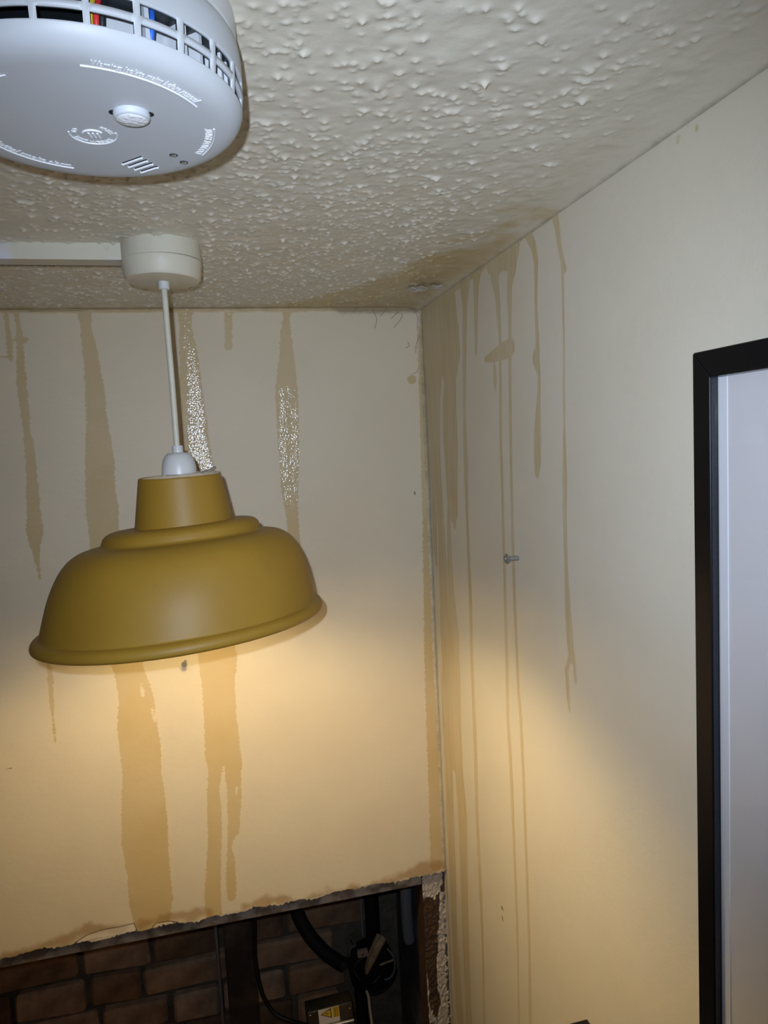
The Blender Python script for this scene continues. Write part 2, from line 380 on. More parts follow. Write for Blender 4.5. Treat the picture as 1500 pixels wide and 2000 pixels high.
cr = sd_caps(cu, cv, [[cpt(936, 466)+(.0006,), cpt(946, 464)+(.0008,), cpt(957, 459)+(.0005,)], [cpt(812, 562)+(.0006,), cpt(820, 560)+(.001,)], [cpt(838, 556)+(.001,), cpt(850, 553)+(.0008,)]])
edge = np.minimum(XR-cu, 9)-.006+.02*np.clip((cv-.75)/-.5, 0, .12)
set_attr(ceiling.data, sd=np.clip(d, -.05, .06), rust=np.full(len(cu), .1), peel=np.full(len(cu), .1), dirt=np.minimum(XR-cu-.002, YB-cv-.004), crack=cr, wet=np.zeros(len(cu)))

# --- back wall (with the hole cut in it) --------------------------------------
def bpt(x, y): q = on_y(x, y, YB); return q[0], q[2]
def chain_b(pts):
    out = []
    for x, y, w in pts:
        a, b = on_y(x-w/2, y, YB), on_y(x+w/2, y, YB); out.append((.5*(a[0]+b[0]), .5*(a[2]+b[2]), .5*abs(b[0]-a[0])))
    return out
def chain_r(pts):
    out = []
    for x, y, w in pts:
        a, b = on_x(x-w/2, y, XR), on_x(x+w/2, y, XR); out.append((.5*(a[1]+b[1]), .5*(a[2]+b[2]), .5*abs(b[1]-a[1])))
    return out
HOLE_L, HOLE_R, HOLE_B = -.85, .350, .45
bxs = axis((XL, -.52, .03), (-.52, XR, .0035)); bzs = axis((ZO, HC, .0035))
X, Z = np.meshgrid(bxs, bzs, indexing='ij')
rag = .0016*np.sin(bxs*90)+.0014*np.sin(bxs*37+1)+.0012*RNG.standard_normal(len(bxs))
wgt = np.clip(1-(Z-ZO)/.02, 0, 1); Zr = Z+rag[:, None]*wgt
n1 = Zr.size; nz = len(bzs); nx = len(bxs)
co = np.stack([Zr*0+X, np.full_like(X, YB), Zr], -1).reshape(-1, 3)
quads = grid_faces(nx, nz)
lip = np.stack([bxs, np.full(nx, YB+.0125), ZO+rag], -1)                      # lower edge of the board has thickness
lipq = np.stack([np.arange(nx-1)*nz, n1+np.arange(nx-1), n1+1+np.arange(nx-1), (np.arange(nx-1)+1)*nz], 1)
ex = np.array([(XL, YB, 0), (HOLE_L, YB, 0), (HOLE_L, YB, ZO), (XL, YB, ZO), (HOLE_L, YB, 0), (XR, YB, 0), (XR, YB, HOLE_B), (HOLE_L, YB, HOLE_B)], float)
e0 = n1+nx
quads = np.concatenate([quads, lipq, np.array([[e0, e0+1, e0+2, e0+3], [e0+4, e0+5, e0+6, e0+7]])])
co = np.concatenate([co, lip, ex])
wall_back = fast_mesh('wall_back', co, quads, 'back', smooth=False)
tag(wall_back, 'cream back wall with tan water streaks running down from the ceiling', kind='structure')
BW = [
 [(10, 606, 10), (16, 650, 11), (20, 690, 12), (21, 700, 10)], [(-6, 696, 5), (26, 700, 5)], [(22, 665, 4), (50, 664, 13)],
 [(31, 606, 9), (38, 650, 12), (40, 700, 16), (42, 750, 20), (48, 800, 18), (52, 840, 14), (58, 880, 20), (62, 930, 22), (66, 1000, 28), (68, 1040, 34), (68, 1058, 24), (72, 1090, 9), (78, 1130, 4)],
 [(95, 1290, 6), (98, 1320, 11), (100, 1360, 10), (103, 1400, 5), (108, 1450, 3)],
 [(165, 604, 30), (168, 640, 20), (172, 665, 28), (178, 700, 30), (185, 760, 38), (190, 830, 42), (192, 860, 50), (195, 900, 58), (196, 950, 58), (200, 1000, 64), (202, 1030, 60), (210, 1100, 65), (225, 1200, 65), (243, 1270, 65),
  (252, 1310, 58), (265, 1360, 68), (268, 1420, 80), (275, 1470, 80), (277, 1510, 76), (280, 1560, 86), (283, 1640, 92), (290, 1700, 84), (295, 1760, 86), (297, 1788, 76)],
 [(362, 600, 30), (362, 640, 24), (368, 690, 36), (372, 740, 42), (376, 800, 48), (381, 850, 54), (386, 900, 56), (392, 930, 60), (400, 1050, 65), (415, 1180, 75), (425, 1290, 75), (427, 1340, 64), (430, 1400, 64), (435, 1470, 70), (440, 1495, 68)],
 [(420, 1490, 26), (418, 1560, 28), (420, 1640, 28), (417, 1700, 28), (415, 1750, 34), (418, 1785, 30)],
 [(455, 1490, 30), (458, 1560, 28), (456, 1620, 24), (448, 1650, 8), (450, 1680, 18), (452, 1740, 20), (452, 1755, 14)],
 [(446, 602, 15), (446, 650, 14), (446, 676, 15)],
 [(559, 600, 24), (560, 622, 11), (558, 650, 20), (560, 700, 30), (560, 760, 44), (562, 830, 44), (565, 900, 38), (566, 960, 32), (571, 1010, 24), (574, 1050, 24), (580, 1100, 20)],
 [(818, 640, 8), (824, 800, 8), (830, 1000, 10), (834, 1150, 14), (838, 1300, 18), (845, 1450, 22), (850, 1600, 22), (853, 1690, 24)],
 [(804, 741, 16), (806, 741, 14)],
]
ch = [chain_b(c) for c in BW]
ch.append([(XL, HC-.001, .006), (XR, HC-.001, .008)])
cu, cv = co[:, 0], co[:, 2]
d = sd_caps(cu, cv, ch)
holes = [chain_b(c) for c in ([(276, 1338, 5), (279, 1358, 7)], [(297, 1385, 5), (303, 1405, 9)], [(437, 1500, 5), (434, 1545, 11), (441, 1600, 9), (438, 1700, 8)], [(462, 1540, 4), (462, 1550, 4)])]
d = np.maximum(d, -sd_caps(cu, cv, holes))
rust = sd_caps(cu, cv, [chain_b(c) for c in (
 [(0, 1872, 10), (60, 1858, 12), (120, 1835, 20), (175, 1815, 18), (230, 1815, 14)], [(280, 1805, 10), (330, 1792, 16), (380, 1785, 22), (405, 1783, 14)],
 [(480, 1770, 12), (520, 1760, 18), (560, 1755, 14)], [(640, 1742, 8), (690, 1735, 8)], [(750, 1722, 8), (790, 1712, 14), (825, 1698, 22), (842, 1695, 24), (858, 1692, 18)], [(600, 1752, 4), (740, 1726, 4)])])
rust = rust - .002
peel = np.minimum(sd_poly(cu, cv, [bpt(*p) for p in [(145, 1842), (170, 1826), (200, 1816), (235, 1810), (262, 1803), (268, 1818), (240, 1828), (200, 1836), (165, 1846)]]),
                  sd_poly(cu, cv, [bpt(*p) for p in [(296, 1812), (305, 1803), (330, 1799), (352, 1801), (330, 1808), (300, 1816)]]))
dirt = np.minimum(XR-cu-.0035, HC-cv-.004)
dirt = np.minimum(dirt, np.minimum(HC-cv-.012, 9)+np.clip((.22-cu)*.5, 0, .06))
dirt = np.minimum(dirt, np.where(cu > HOLE_L, np.abs(cv-ZO)-.0005, .1))
crack = np.minimum(sd_caps(cu, cv, [[bpt(60, 607)+(.0006,), bpt(150, 606)+(.0008,), bpt(250, 604)+(.0008,), bpt(340, 603)+(.0009,)], [bpt(0, 605)+(.0005,), bpt(60, 607)+(.0005,)]]),
                   sd_caps(cu, cv, [chain_b([(-5, 1502, 2), (24, 1500, 3)]), chain_b([(809, 960, 3), (811, 966, 3)])]))
def wet_patch(pts, level): return np.clip(.5-sd_caps(cu, cv, [chain_b(pts)])/.010, 0, 1)*level
wet = np.maximum.reduce([wet_patch([(382, 840, 30), (390, 885, 36), (400, 925, 36)], .95), wet_patch([(373, 690, 20), (380, 770, 30), (384, 830, 38)], .58), wet_patch([(362, 602, 20), (366, 680, 20)], .42),
  wet_patch([(551, 760, 14), (552, 850, 16), (556, 930, 14), (560, 985, 10)], .64), wet_patch([(574, 800, 18), (576, 880, 20), (578, 960, 12)], .56), wet_patch([(562, 765, 30), (570, 985, 22)], .40), wet_patch([(446, 602, 14), (446, 612, 14)], .5)])
set_attr(wall_back.data, sd=d, rust=rust, peel=np.clip(peel, -.02, .05), dirt=dirt, crack=crack, wet=wet)

# --- right wall ---------------------------------------------------------------
ys = axis((YN, .10, .05), (.10, YB+.035, .0035)); zs = axis((0, 1.15, .05), (1.15, HC, .0035))
Y, Z = np.meshgrid(ys, zs, indexing='ij')
co = np.stack([np.full_like(Y, XR), Y, Z], -1).reshape(-1, 3)
wall_right = fast_mesh('wall_right', co, grid_faces(len(ys), len(zs)), 'right', smooth=True)
tag(wall_right, 'cream right wall with thin brown drip lines near the corner', kind='structure')
RW = [
 [(831, 612, 16), (835, 700, 18), (838, 760, 15), (842, 900, 12), (848, 1000, 9), (852, 1100, 5)],
 [(848, 600, 30), (852, 700, 26), (853, 780, 14), (853, 860, 13), (855, 920, 13), (860, 1000, 12), (864, 1080, 15), (868, 1150, 20), (871, 1230, 22), (874, 1300, 20), (876, 1400, 22), (878, 1470, 20)],
 [(868, 575, 40), (875, 650, 40), (878, 700, 36), (880, 740, 22), (878, 790, 26), (880, 860, 28), (882, 920, 24), (884, 990, 20), (888, 1025, 6)],
 [(892, 690, 14), (890, 640, 12)],
 [(876, 1000, 6), (878, 1080, 8), (880, 1150, 14), (884, 1230, 24), (885, 1300, 26), (886, 1400, 28), (889, 1470, 28)],
 [(876, 1470, 14), (877, 1510, 14), (880, 1600, 14), (884, 1700, 13), (887, 1800, 10), (893, 1900, 12), (900, 2010, 14)],
 [(894, 1470, 16), (898, 1520, 16), (903, 1590, 18), (905, 1650, 15), (907, 1750, 13), (910, 1850, 12), (913, 1920, 11), (917, 2010, 11)],
 [(908, 545, 22), (908, 600, 10), (907, 680, 8), (907, 800, 5), (910, 905, 9), (912, 1000, 5), (918, 1150, 6), (922, 1300, 6), (928, 1450, 7), (932, 1600, 6), (938, 1720, 6), (943, 1850, 4), (946, 2010, 4)],
 [(932, 520, 20), (930, 560, 10), (930, 620, 7), (930, 690, 4)],
 [(972, 495, 34), (966, 540, 14), (972, 580, 9), (976, 650, 6), (977, 700, 5), (978, 850, 5), (981, 950, 5), (985, 1100, 5), (989, 1250, 6), (992, 1400, 6), (998, 1500, 6), (1004, 1650, 5), (1010, 1800, 4), (1012, 1900, 4), (1014, 2010, 4)],
 [(1005, 462, 26), (1000, 520, 18), (995, 560, 10), (996, 640, 6), (996, 750, 6), (998, 900, 5), (1001, 1050, 5), (1006, 1200, 6), (1013, 1350, 5), (1017, 1400, 6), (1023, 1530, 6), (1029, 1700, 5), (1034, 1850, 5), (1036, 2010, 6)],
 [(960, 510, 20), (990, 490, 30), (1000, 478, 20)],
 [(966, 716, 5), (967, 745, 7), (968, 764, 2)],
 [(1028, 450, 12), (1042, 480, 10), (1047, 510, 8), (1047, 600, 5), (1050, 680, 8), (1047, 700, 14), (1053, 730, 6), (1052, 780, 7), (1050, 850, 15), (1050, 900, 14), (1049, 922, 9), (1050, 932, 3)],
 [(1080, 408, 13), (1088, 440, 10), (1093, 480, 8), (1098, 508, 7), (1104, 526, 6)], [(1097, 505, 6), (1099, 535, 5), (1101, 650, 4), (1102, 830, 4), (1103, 930, 9), (1103, 1000, 8), (1105, 1100, 7), (1109, 1180, 11), (1113, 1250, 13), (1117, 1285, 12)],
 [(1113, 1280, 5), (1107, 1310, 7), (1110, 1360, 6), (1112, 1390, 3)], [(1120, 1280, 6), (1124, 1325, 6), (1124, 1338, 2)],
 [(1343, 232, 8), (1343, 238, 8)], [(1362, 248, 9), (1362, 250, 9)], [(1326, 266, 7), (1323, 278, 7)],
]
def rpt(x, y): q = on_x(x, y, XR); return q[1], q[2]
cu, cv = co[:, 1], co[:, 2]
ch = [chain_r(c) for c in RW]
ch.append([rpt(948, 702)+(.004,), rpt(970, 692)+(.009,), rpt(985, 684)+(.011,), rpt(998, 679)+(.011,)])
ch.append([rpt(826, 596)+(.013,), rpt(900, 545)+(.012,), rpt(960, 500)+(.009,), rpt(1030, 450)+(.006,), rpt(1085, 410)+(.006,)])
d = sd_caps(cu, cv, ch)
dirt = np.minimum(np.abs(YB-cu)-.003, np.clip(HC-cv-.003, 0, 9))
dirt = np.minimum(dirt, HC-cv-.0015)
crack = sd_caps(cu, cv, [chain_r([(858, 1250, .4), (862, 1330, .6), (866, 1420, .6), (868, 1500, .4)]), chain_r([(980, 1772, 2.5), (982, 1776, 2.5)]), chain_r([(981, 1790, 2), (982, 1797, 2)]), chain_r([(1191, 1899, 2), (1190, 1901, 2)]), chain_r([(1200, 1942, 1), (1216, 1968, 1)]), chain_r([(1368, 190, 2), (1372, 183, 3)]), chain_r([(1347, 985, 2), (1352, 982, 2)])])
set_attr(wall_right.data, sd=d, rust=np.full(len(cu), .1), peel=np.full(len(cu), .1), dirt=dirt, crack=crack,
         wet=np.where(sd_caps(cu, cv, [chain_r([(1050, 690, 16), (1052, 740, 12)]), [rpt(900, 545)+(.01,), rpt(1030, 450)+(.008,)]]) < 0, .3, 0))

# --- unseen walls and floor of the room, added so that light bounces ----------
def quad(name, pts, m, label):
    o = mesh_obj(name, pts, [(0, 1, 2, 3)], m); tag(o, label, kind='structure'); return o
quad('floor', [(XL, YN, 0), (XR, YN, 0), (XR, YB, 0), (XL, YB, 0)], 'floor', 'unseen brown floor added for warm bounce light')
quad('wall_left', [(XL, YN, 0), (XL, YB, 0), (XL, YB, HC), (XL, YN, HC)], 'room', 'unseen warm tinted wall on the left, added for bounce light')
quad('wall_front', [(XL, YN, 0), (XL, YN, HC), (XR, YN, HC), (XR, YN, 0)], 'room', 'unseen warm tinted wall behind the viewer, added for bounce light')

# --- void behind the hole; unseen left, top and bottom added for bounced light -----------------------------------------------------
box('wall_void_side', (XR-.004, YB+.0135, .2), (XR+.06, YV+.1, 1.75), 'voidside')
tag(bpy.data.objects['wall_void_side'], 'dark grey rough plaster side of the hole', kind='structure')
box('wall_void_left', (HOLE_L-.12, YB+.0135, .2), (HOLE_L-.05, YV+.1, 1.75), 'voidside'); tag(bpy.data.objects['wall_void_left'], 'unseen dark left side added to enclose the hole', kind='structure')
box('wall_void_top', (HOLE_L-.12, YB+.0135, 1.75), (XR+.06, YV+.1, 1.80), 'voidside'); tag(bpy.data.objects['wall_void_top'], 'unseen dark top added to enclose the hole', kind='structure')
box('floor_void', (HOLE_L-.12, YB+.0135, .15), (XR+.06, YV+.1, .2), 'voidside'); tag(bpy.data.objects['floor_void'], 'unseen dark bottom added to enclose the hole', kind='structure')
wb = box('wall_brick', (HOLE_L-.05, YV, .2), (XR-.006, YV+.1, 1.75), 'mortar'); tag(wb, 'old sooty brick wall seen through the hole', kind='structure')
def brick_mesh(L, seed):
    rr = random.Random(seed); bm = bmesh.new(); bmesh.ops.create_cube(bm, size=1)
    for v in bm.verts: v.co = Vector((v.co.x*L, v.co.y*.03, v.co.z*.064))+Vector([rr.uniform(-.0035, .0035) for _ in range(3)])
    bmesh.ops.bevel(bm, geom=bm.edges[:], offset=.006, segments=1, affect='EDGES')
    bmesh.ops.recalc_face_normals(bm, faces=bm.faces)
    me = bpy.data.meshes.new('brick'); bm.to_mesh(me); bm.free(); me.materials.append(MAT['brickm']); return me
BM = {L: [brick_mesh(L, s+int(L*1000)) for s in range(3)] for L in (.10, .135, .205)}
jz = on_y(540, 1828, YV)[2]
for c in range(-5, 4):
    z = jz+.0375+.075*c; x = HOLE_L-.04+random.uniform(0, .08)
    while x < XR-.02:
        L = random.choice((.10, .10, .135, .205))
        if x+L > XR-.012: break
        b = bpy.data.objects.new('brick', random.choice(BM[L])); COL.objects.link(b)
        b.parent = wb; b.location = (x+L/2, YV-.004+random.uniform(-.004, .004), z+random.uniform(-.002, .002)); b.rotation_euler = (random.uniform(-.03, .03), random.uniform(-.025, .025), random.uniform(-.03, .03))
        x += L+random.uniform(.009, .014)

# timber rail behind the cut edge and the side stud
r0, r1 = HOLE_L-.05, on_y(824, 1712, YB+.013)[0]
rail = box('trim_1', (r0, YB+.0135, ZO-.0255), (r1-.0005, YB+.040, ZO+.06), 'timber', bevel=.001, seg=1); tag(rail, 'dirty pale timber rail along the top edge of the hole', kind='structure')
sx0, sx1 = r1, XR+.002; ys_ = YB+.0135
gx = np.linspace(sx0, sx1, 16); gz = np.arange(.3, ZO+.02, .004)
X, Z = np.meshgrid(gx, gz, indexing='ij'); n1 = X.size
V = np.stack([X, np.full_like(X, ys_)+.0012*RNG.standard_normal(X.shape), Z], -1).reshape(-1, 3)
V = np.concatenate([V, [(sx0, ys_, .3), (sx0, ys_+.05, .3), (sx0, ys_+.05, ZO+.02), (sx0, ys_, ZO+.02)]])
stud = fast_mesh('trim_2', V, np.concatenate([grid_faces(16, len(gz)), [[n1+3, n1+2, n1+1, n1]]]), 'stud', smooth=False)
tag(stud, 'brown timber stud with scraps of white paint beside the hole', kind='structure')
def spt(x, y): q = on_y(x, y, ys_); return q[0], q[2]
sdp = np.minimum(sd_poly(V[:, 0], V[:, 2], [spt(*p) for p in [(822, 1700), (862, 1700), (860, 1738), (848, 1758), (828, 1752)]]),
                 sd_poly(V[:, 0], V[:, 2], [spt(*p) for p in [(858, 1740), (870, 1740), (880, 2040), (848, 2040), (852, 1985), (859, 1960), (853, 1900), (856, 1820)]]))
sdp = np.minimum(sdp, sd_poly(V[:, 0], V[:, 2], [spt(*p) for p in [(832, 1880), (836, 1930), (845, 1980), (850, 2000), (838, 1998), (832, 1950)]]))
set_attr(stud.data, sd=np.clip(sdp, -.03, .03))

# ------------------------------------------------------------------ pendant lamp
LY = .834
lx = -.0395
q0 = on_y(316, 566, LY); HZ = on_y(344, 880, LY)[2]; NZ = on_y(348, 929, LY)[2]
lamp = empty('pendant_lamp', (lx, LY, NZ)); tag(lamp, 'mustard yellow metal dome pendant lamp hanging from the ceiling rose on a cream flex', 'lamp')
RB = HC-.0385
def rel(p): return (p[0]-lx, p[1]-LY, p[2]-NZ)
hx = on_y(349, 905, LY)[0]
pth = [rel((lx, LY, RB-.006)), rel((lx+(hx-lx)*.25, LY, RB-.06)), rel((lx+(hx-lx)*.62, LY, RB-.11)), rel((hx-.0005, LY, HZ))]
tube('flex_cable', spline(pth, 8), .0033, 'cable', lamp, 16)
hd = lathe('lamp_holder', [(0, 0), (.0040, 0), (.0112, -.0008), (.0145, -.0035), (.0172, -.009), (.0188, -.016), (.0192, -.0255), (.0180, -.0262), (.0180, -.030), (0, -.030)], 'plastic', lamp, 64, loc=rel((hx, LY, HZ-.002)), ang=40)
lathe('holder_collar', [(0, .0075), (.0056, .0075), (.0060, .0065), (.0060, -.002), (0, -.002)], 'plastic', hd, 40)
sh = empty('shade', rel((hx, LY, NZ))); sh.parent = lamp
nc = on_y(356, 980, LY); dc = on_y(358, 1210, LY)
neck = lathe('neck', [(.0415, 0), (.0440, 0), (.0452, -.0012), (.0540, -.054), (.0548, -.062), (.0535, -.062), (.0436, -.0025), (.0415, -.0015)], 'mustard', sh, 128, ang=30, closed=True)
neck.location = (nc[0]-hx-.0005, 0, 0); neck.rotation_euler = (math.radians(1.6), -math.radians(1.2), 0)
out = [(.0470, -.0580), (.0560, -.0568), (.0700, -.0565), (.0790, -.0580), (.0850, -.0620), (.0872, -.0670), (.0885, -.0705), (.0930, -.0725), (.1020, -.0735), (.1120, -.0765), (.1220, -.0830), (.1300, -.0925),
       (.1370, -.1060), (.1425, -.1210), (.1468, -.1380), (.1500, -.1530), (.1512, -.1585), (.1545, -.1598), (.1582, -.1620), (.1600, -.1660), (.1594, -.1700), (.1565, -.1722)]
inn = [(.1545, -.1715), (.1495, -.1600), (.1450, -.1380), (.1405, -.1210), (.1350, -.1070), (.1285, -.0940), (.1205, -.0848), (.1110, -.0785), (.1010, -.0752), (.0870, -.0735), (.0830, -.0640), (.0760, -.0600), (.0470, -.0590)]
def lathe_smooth(p, k=4):
    s = spline([(a, b, 0) for a, b in p], k); return [(v[0], v[1]) for v in s]
dome = lathe('dome', lathe_smooth(out), 'mustard', sh, 160, ang=60)
lin = lathe('lining', inn, 'inner', dome, 128, ang=60)
tilt = math.radians(2.9)
for me_ in (dome.data, lin.data):          # the pressed dome sits slightly askew over its rim
    for v in me_.vertices: v.co.x += .115*(v.co.z+.166)
cz = -.166
dome.rotation_euler = (math.radians(-2.4), -tilt, 0)
# keep the rim centre where the photo shows it
rimc = Vector((dc[0]-hx, 0, dc[2]-NZ))
dome.location = rimc - dome.rotation_euler.to_matrix() @ Vector((0, 0, cz))
ring = lathe('carrier_ring', [(.0185, -.0005), (.0435, -.0030), (.0435, -.0040), (.0185, -.0015)], 'carrier', sh, 64, closed=True); ring.location = (nc[0]-hx-.0005, 0, .0028); ring.rotation_euler = (math.radians(2.6), -math.radians(2.5), 0)
wv = []
tube('carrier_wire', spline([(.021, -.012, .002), (.030, -.016, .0025), (.038, -.008, .0045), (.040, .004, .0075), (.032, .010, .0040), (.022, .008, .0025)], 8), .0006, 'steel', sh, 8)
tube('carrier_wire', spline([(-.014, -.016, .001), (0, -.021, .0015), (.016, -.018, .002), (.032, -.012, .005), (.040, -.008, .0085)], 8), .0006, 'steel', sh, 8)
bulb = lathe('bulb', [(0, -.030), (.012, -.031), (.013, -.050), (.018, -.062), (.026, -.074), (.030, -.088), (.028, -.102), (.020, -.113), (.010, -.118), (0, -.119)], 'bulb', lamp, 40, loc=(hx-lx+.002, 0, 0), ang=60)
bulb.rotation_euler = (0, -math.radians(2.5), 0)

# ------------------------------------------------------------------ ceiling rose
rose = empty('ceiling_rose', (lx, LY, HC)); tag(rose, 'round cream painted ceiling rose that the lamp flex hangs from', 'ceiling rose')
lathe('base', [(0, .003), (.0418, .003), (.0420, 0), (.0420, -.0178), (.0405, -.0182), (.036, -.0182), (.036, -.022), (0, -.022)], 'rose', rose, 96)
cv_ = lathe('cover', [(.036, -.0184), (.0412, -.0184), (.0425, -.0192), (.0424, -.0215), (.0404, -.0355), (.0385, -.0385), (.0360, -.0392), (0, -.0392)], 'rose', rose, 96, ang=28)
cv_.rotation_euler = (math.radians(-.6), math.radians(.9), 0)
lathe('cord_grip', [(0, -.038), (.0060, -.038), (.0060, -.0465), (.0050, -.0475), (0, -.0475)], 'plastic', rose, 40)

# ------------------------------------------------------------------ trunking
ty = on_z(120, 473, HC)[1]; tz = on_y(120, 506.5, ty)[2]; ty2 = on_z(120, 518.5, tz)[1]
trk = empty('cable_trunking', (-.6, ty, HC)); tag(trk, 'straight cream cable trunking on the ceiling running into the ceiling rose', 'trunking')
box('cover_strip', (XL+.002+.6, 0, tz-HC), (lx-.0405+.6, ty2-ty, .002), 'trunk', trk, bevel=.0008)
tube('gap_shade', [(XL+.002+.6, ty2-ty+.0004, tz-HC+.0002), (lx-.041+.6, ty2-ty+.0004, tz-HC+.0002)], .0005, 'dark', trk, 6)  # dark rod along the far lower edge paints the shadow gap
sp = on_y(208, 483, ty-.0006)
tube('screw_cap', [(sp[0]+.6, .0004, sp[2]-HC), (sp[0]+.6, -.0009, sp[2]-HC)], [.0026, .0022], 'trunk', trk, 16)

# ------------------------------------------------------------------ smoke alarm
ZF = 2.17+.175                       # level of the flat face
AX, AY = -.0516, .417
al = empty('smoke_alarm', (AX, AY, HC)); tag(al, 'round white plastic smoke alarm with slotted side vents fixed to the ceiling', 'smoke alarm')
def fz(z): return 2.17+z-HC
RO = .0815
NSEG = 360
prof = [(0, .175), (.030, .175), (.063, .175), (.0685, .1754), (.0726, .1763), (.0763, .1780), (.0788, .1803), (.0800, .1826), (.0804, .1836), (.0806, .1842), (.0811, .1894), (.0813, .1924), (.0815, .1978), (.0816, .1986), (.0815, .2090), (.0806, .2150), (.0790, .2175), (.0770, .2178)]
prof = [(r, fz(z)) for r, z in prof]
PH = -6
def slot(i, k):
    if i not in (9, 11): return False
    a = (k+.5-PH) % 15; return 1.2 < a < 13.8
hs = lathe('housing', prof, 'alarm', al, NSEG, skip=slot, ang=50)
sm = hs.modifiers.new('wall', 'SOLIDIFY'); sm.thickness = .0022; sm.offset = -1
lathe('base_ring', [(.0735, fz(.2178)), (.0765, fz(.2178)), (.0790, fz(.2195)), (.0800, fz(.224)), (.0800, .004), (.05, .004)], 'plastic', al, 128)
# inner chamber behind the slots: dark board and pale walls
lathe('chamber_floor', [(0, fz(.1785)), (.0745, fz(.1835)), (.0745, fz(.1839)), (0, fz(.1790))], 'pcb', al, 96)
lathe('circuit_board', [(0, fz(.2020)), (.0770, fz(.2020)), (.0770, fz(.2036)), (0, fz(.2036))], 'pcb', al, 96)
def arc_wall(name, r0, r1, a0, a1, z0, z1, m, par, n=24):
    V, Fc = [], []
    for k in range(n+1):
        a = math.radians(a0+(a1-a0)*k/n)
        for r, z in ((r0, z0), (r1, z0), (r1, z1), (r0, z1)): V.append((r*math.cos(a), r*math.sin(a), z))
    for k in range(n):
        for j in range(4): Fc.append((k*4+j, k*4+(j+1) % 4, k*4+4+(j+1) % 4, k*4+4+j))
    Fc += [(0, 1, 2, 3), (n*4+3, n*4+2, n*4+1, n*4)]
    o = mesh_obj(name, V, Fc, m, par); bm = bmesh.new(); bm.from_mesh(o.data); bmesh.ops.recalc_face_normals(bm, faces=bm.faces); bm.to_mesh(o.data); bm.free(); return o
arc_wall('chamber_wall', .062, .064, -74, 20, fz(.183), fz(.202), 'alarm', al)
for a in (-62, -47, -39, -24, -17): arc_wall('chamber_rib', .064, .076, a, a+1.6, fz(.183), fz(.202), 'alarm', al, 2)
arc_wall('chamber_wall', .040, .042, -180, -80, fz(.183), fz(.202), 'dark', al)
for a, m, r in ((-77.5, 'red', .070), (-60.0, 'blue', .071), (-58.0, 'red', .069), (-59.5, 'blue', .073), (-79.5, 'yellow', .069), (-75.5, 'dark', .069)):
    A = math.radians(a); tube('wire', spline([(r*math.cos(A), r*math.sin(A), fz(.184)), ((r+.003)*math.cos(A), (r+.003)*math.sin(A), fz(.193)), (r*math.cos(A+.03), r*math.sin(A+.03), fz(.202))], 6), .0013, m, al, 10)
# raised details on the face (seen from below: right = +x, up = -y)
def fpx(x, y):
    q = on_z(x, y, ZF); return q[0]-AX, -(q[1]-AY)
def pol(x, y): u, v = fpx(x, y); return math.hypot(u, v), math.degrees(math.atan2(v, u))
def face_pt(u, v, up=0): return (u, -v, fz(.175)-up)
def arc_bar(name, r, a0, a1, w, up, m, par):
    pts = [face_pt(r*math.cos(math.radians(a)), r*math.sin(math.radians(a)), 0) for a in np.linspace(a0, a1, 40)]
    V, Fc = tube_data(pts, w, 8)
    return autosmooth(mesh_obj(name, V, Fc, m, par), 60)
def text_mesh(s, size):
    cu_ = bpy.data.curves.new('t', 'FONT'); cu_.body = s; cu_.size = size; cu_.align_x = 'CENTER'; cu_.extrude = .0002; cu_.resolution_u = 3; cu_.offset = size*.022
    ob = bpy.data.objects.new('t', cu_); COL.objects.link(ob); dg = bpy.context.evaluated_depsgraph_get(); dg.update()
    me = bpy.data.meshes.new_from_object(ob.evaluated_get(dg)); V = [v.co.copy() for v in me.vertices]; Fc = [tuple(p.vertices) for p in me.polygons]
    bpy.data.objects.remove(ob); bpy.data.curves.remove(cu_); bpy.data.meshes.remove(me); return V, Fc
def arc_text(name, s, size, r, amid, smile, par, m='alarm', cx=0, cy=0, wide=1):
    V, Fc = text_mesh(s, size); O = []
    for v in V:
        rr = r-v.y if smile else r+v.y
        a = math.radians(amid) + (v.x*wide/r if smile else -v.x*wide/r)
        O.append(face_pt(cx+rr*math.cos(a), cy+rr*math.sin(a), v.z+.0001))
    o = mesh_obj(name, O, Fc, m, par); return o
MAT['emboss'] = mat('alarm_embossing', (.80, .82, .83), .4)
ra, a0 = pol(157, 133); rb, a1 = pol(392, 207); r = (ra+rb)/2
arc_bar('text_underline', r, a0, a1, .00055, 0, 'emboss', hs)
arc_text('raised_text', 'Warning: Isolate mains before removal', .0062, r+.0016, (a0+a1)/2, False, hs, 'emboss', wide=abs(math.radians(a1-a0))*r*.97/.1075)
ra, a0 = pol(388, 301); rb, a1 = pol(427, 252); r = (ra+rb)/2
arc_bar('text_underline', r, a0, a1, .0005, 0, 'emboss', hs)
arc_text('raised_text', 'DO NOT PAINT', .0052, r-.0013, (a0+a1)/2, True, hs, 'emboss', wide=.95)
ra, a0 = pol(144, 328); r = min(ra, .066)
arc_bar('text_underline', r, a0, a0-48, .0006, 0, 'emboss', hs)
arc_text('raised_text', 'Optical smoke alarm', .0058, r-.0014, a0-26, True, hs, 'emboss')
ra, a0 = pol(10, 146); arc_bar('text_underline', ra, a0, a0+14, .00055, 0, 'emboss', hs)
arc_text('raised_text', 'Y', .0062, ra+.0018, a0+1.5, False, hs, 'emboss')
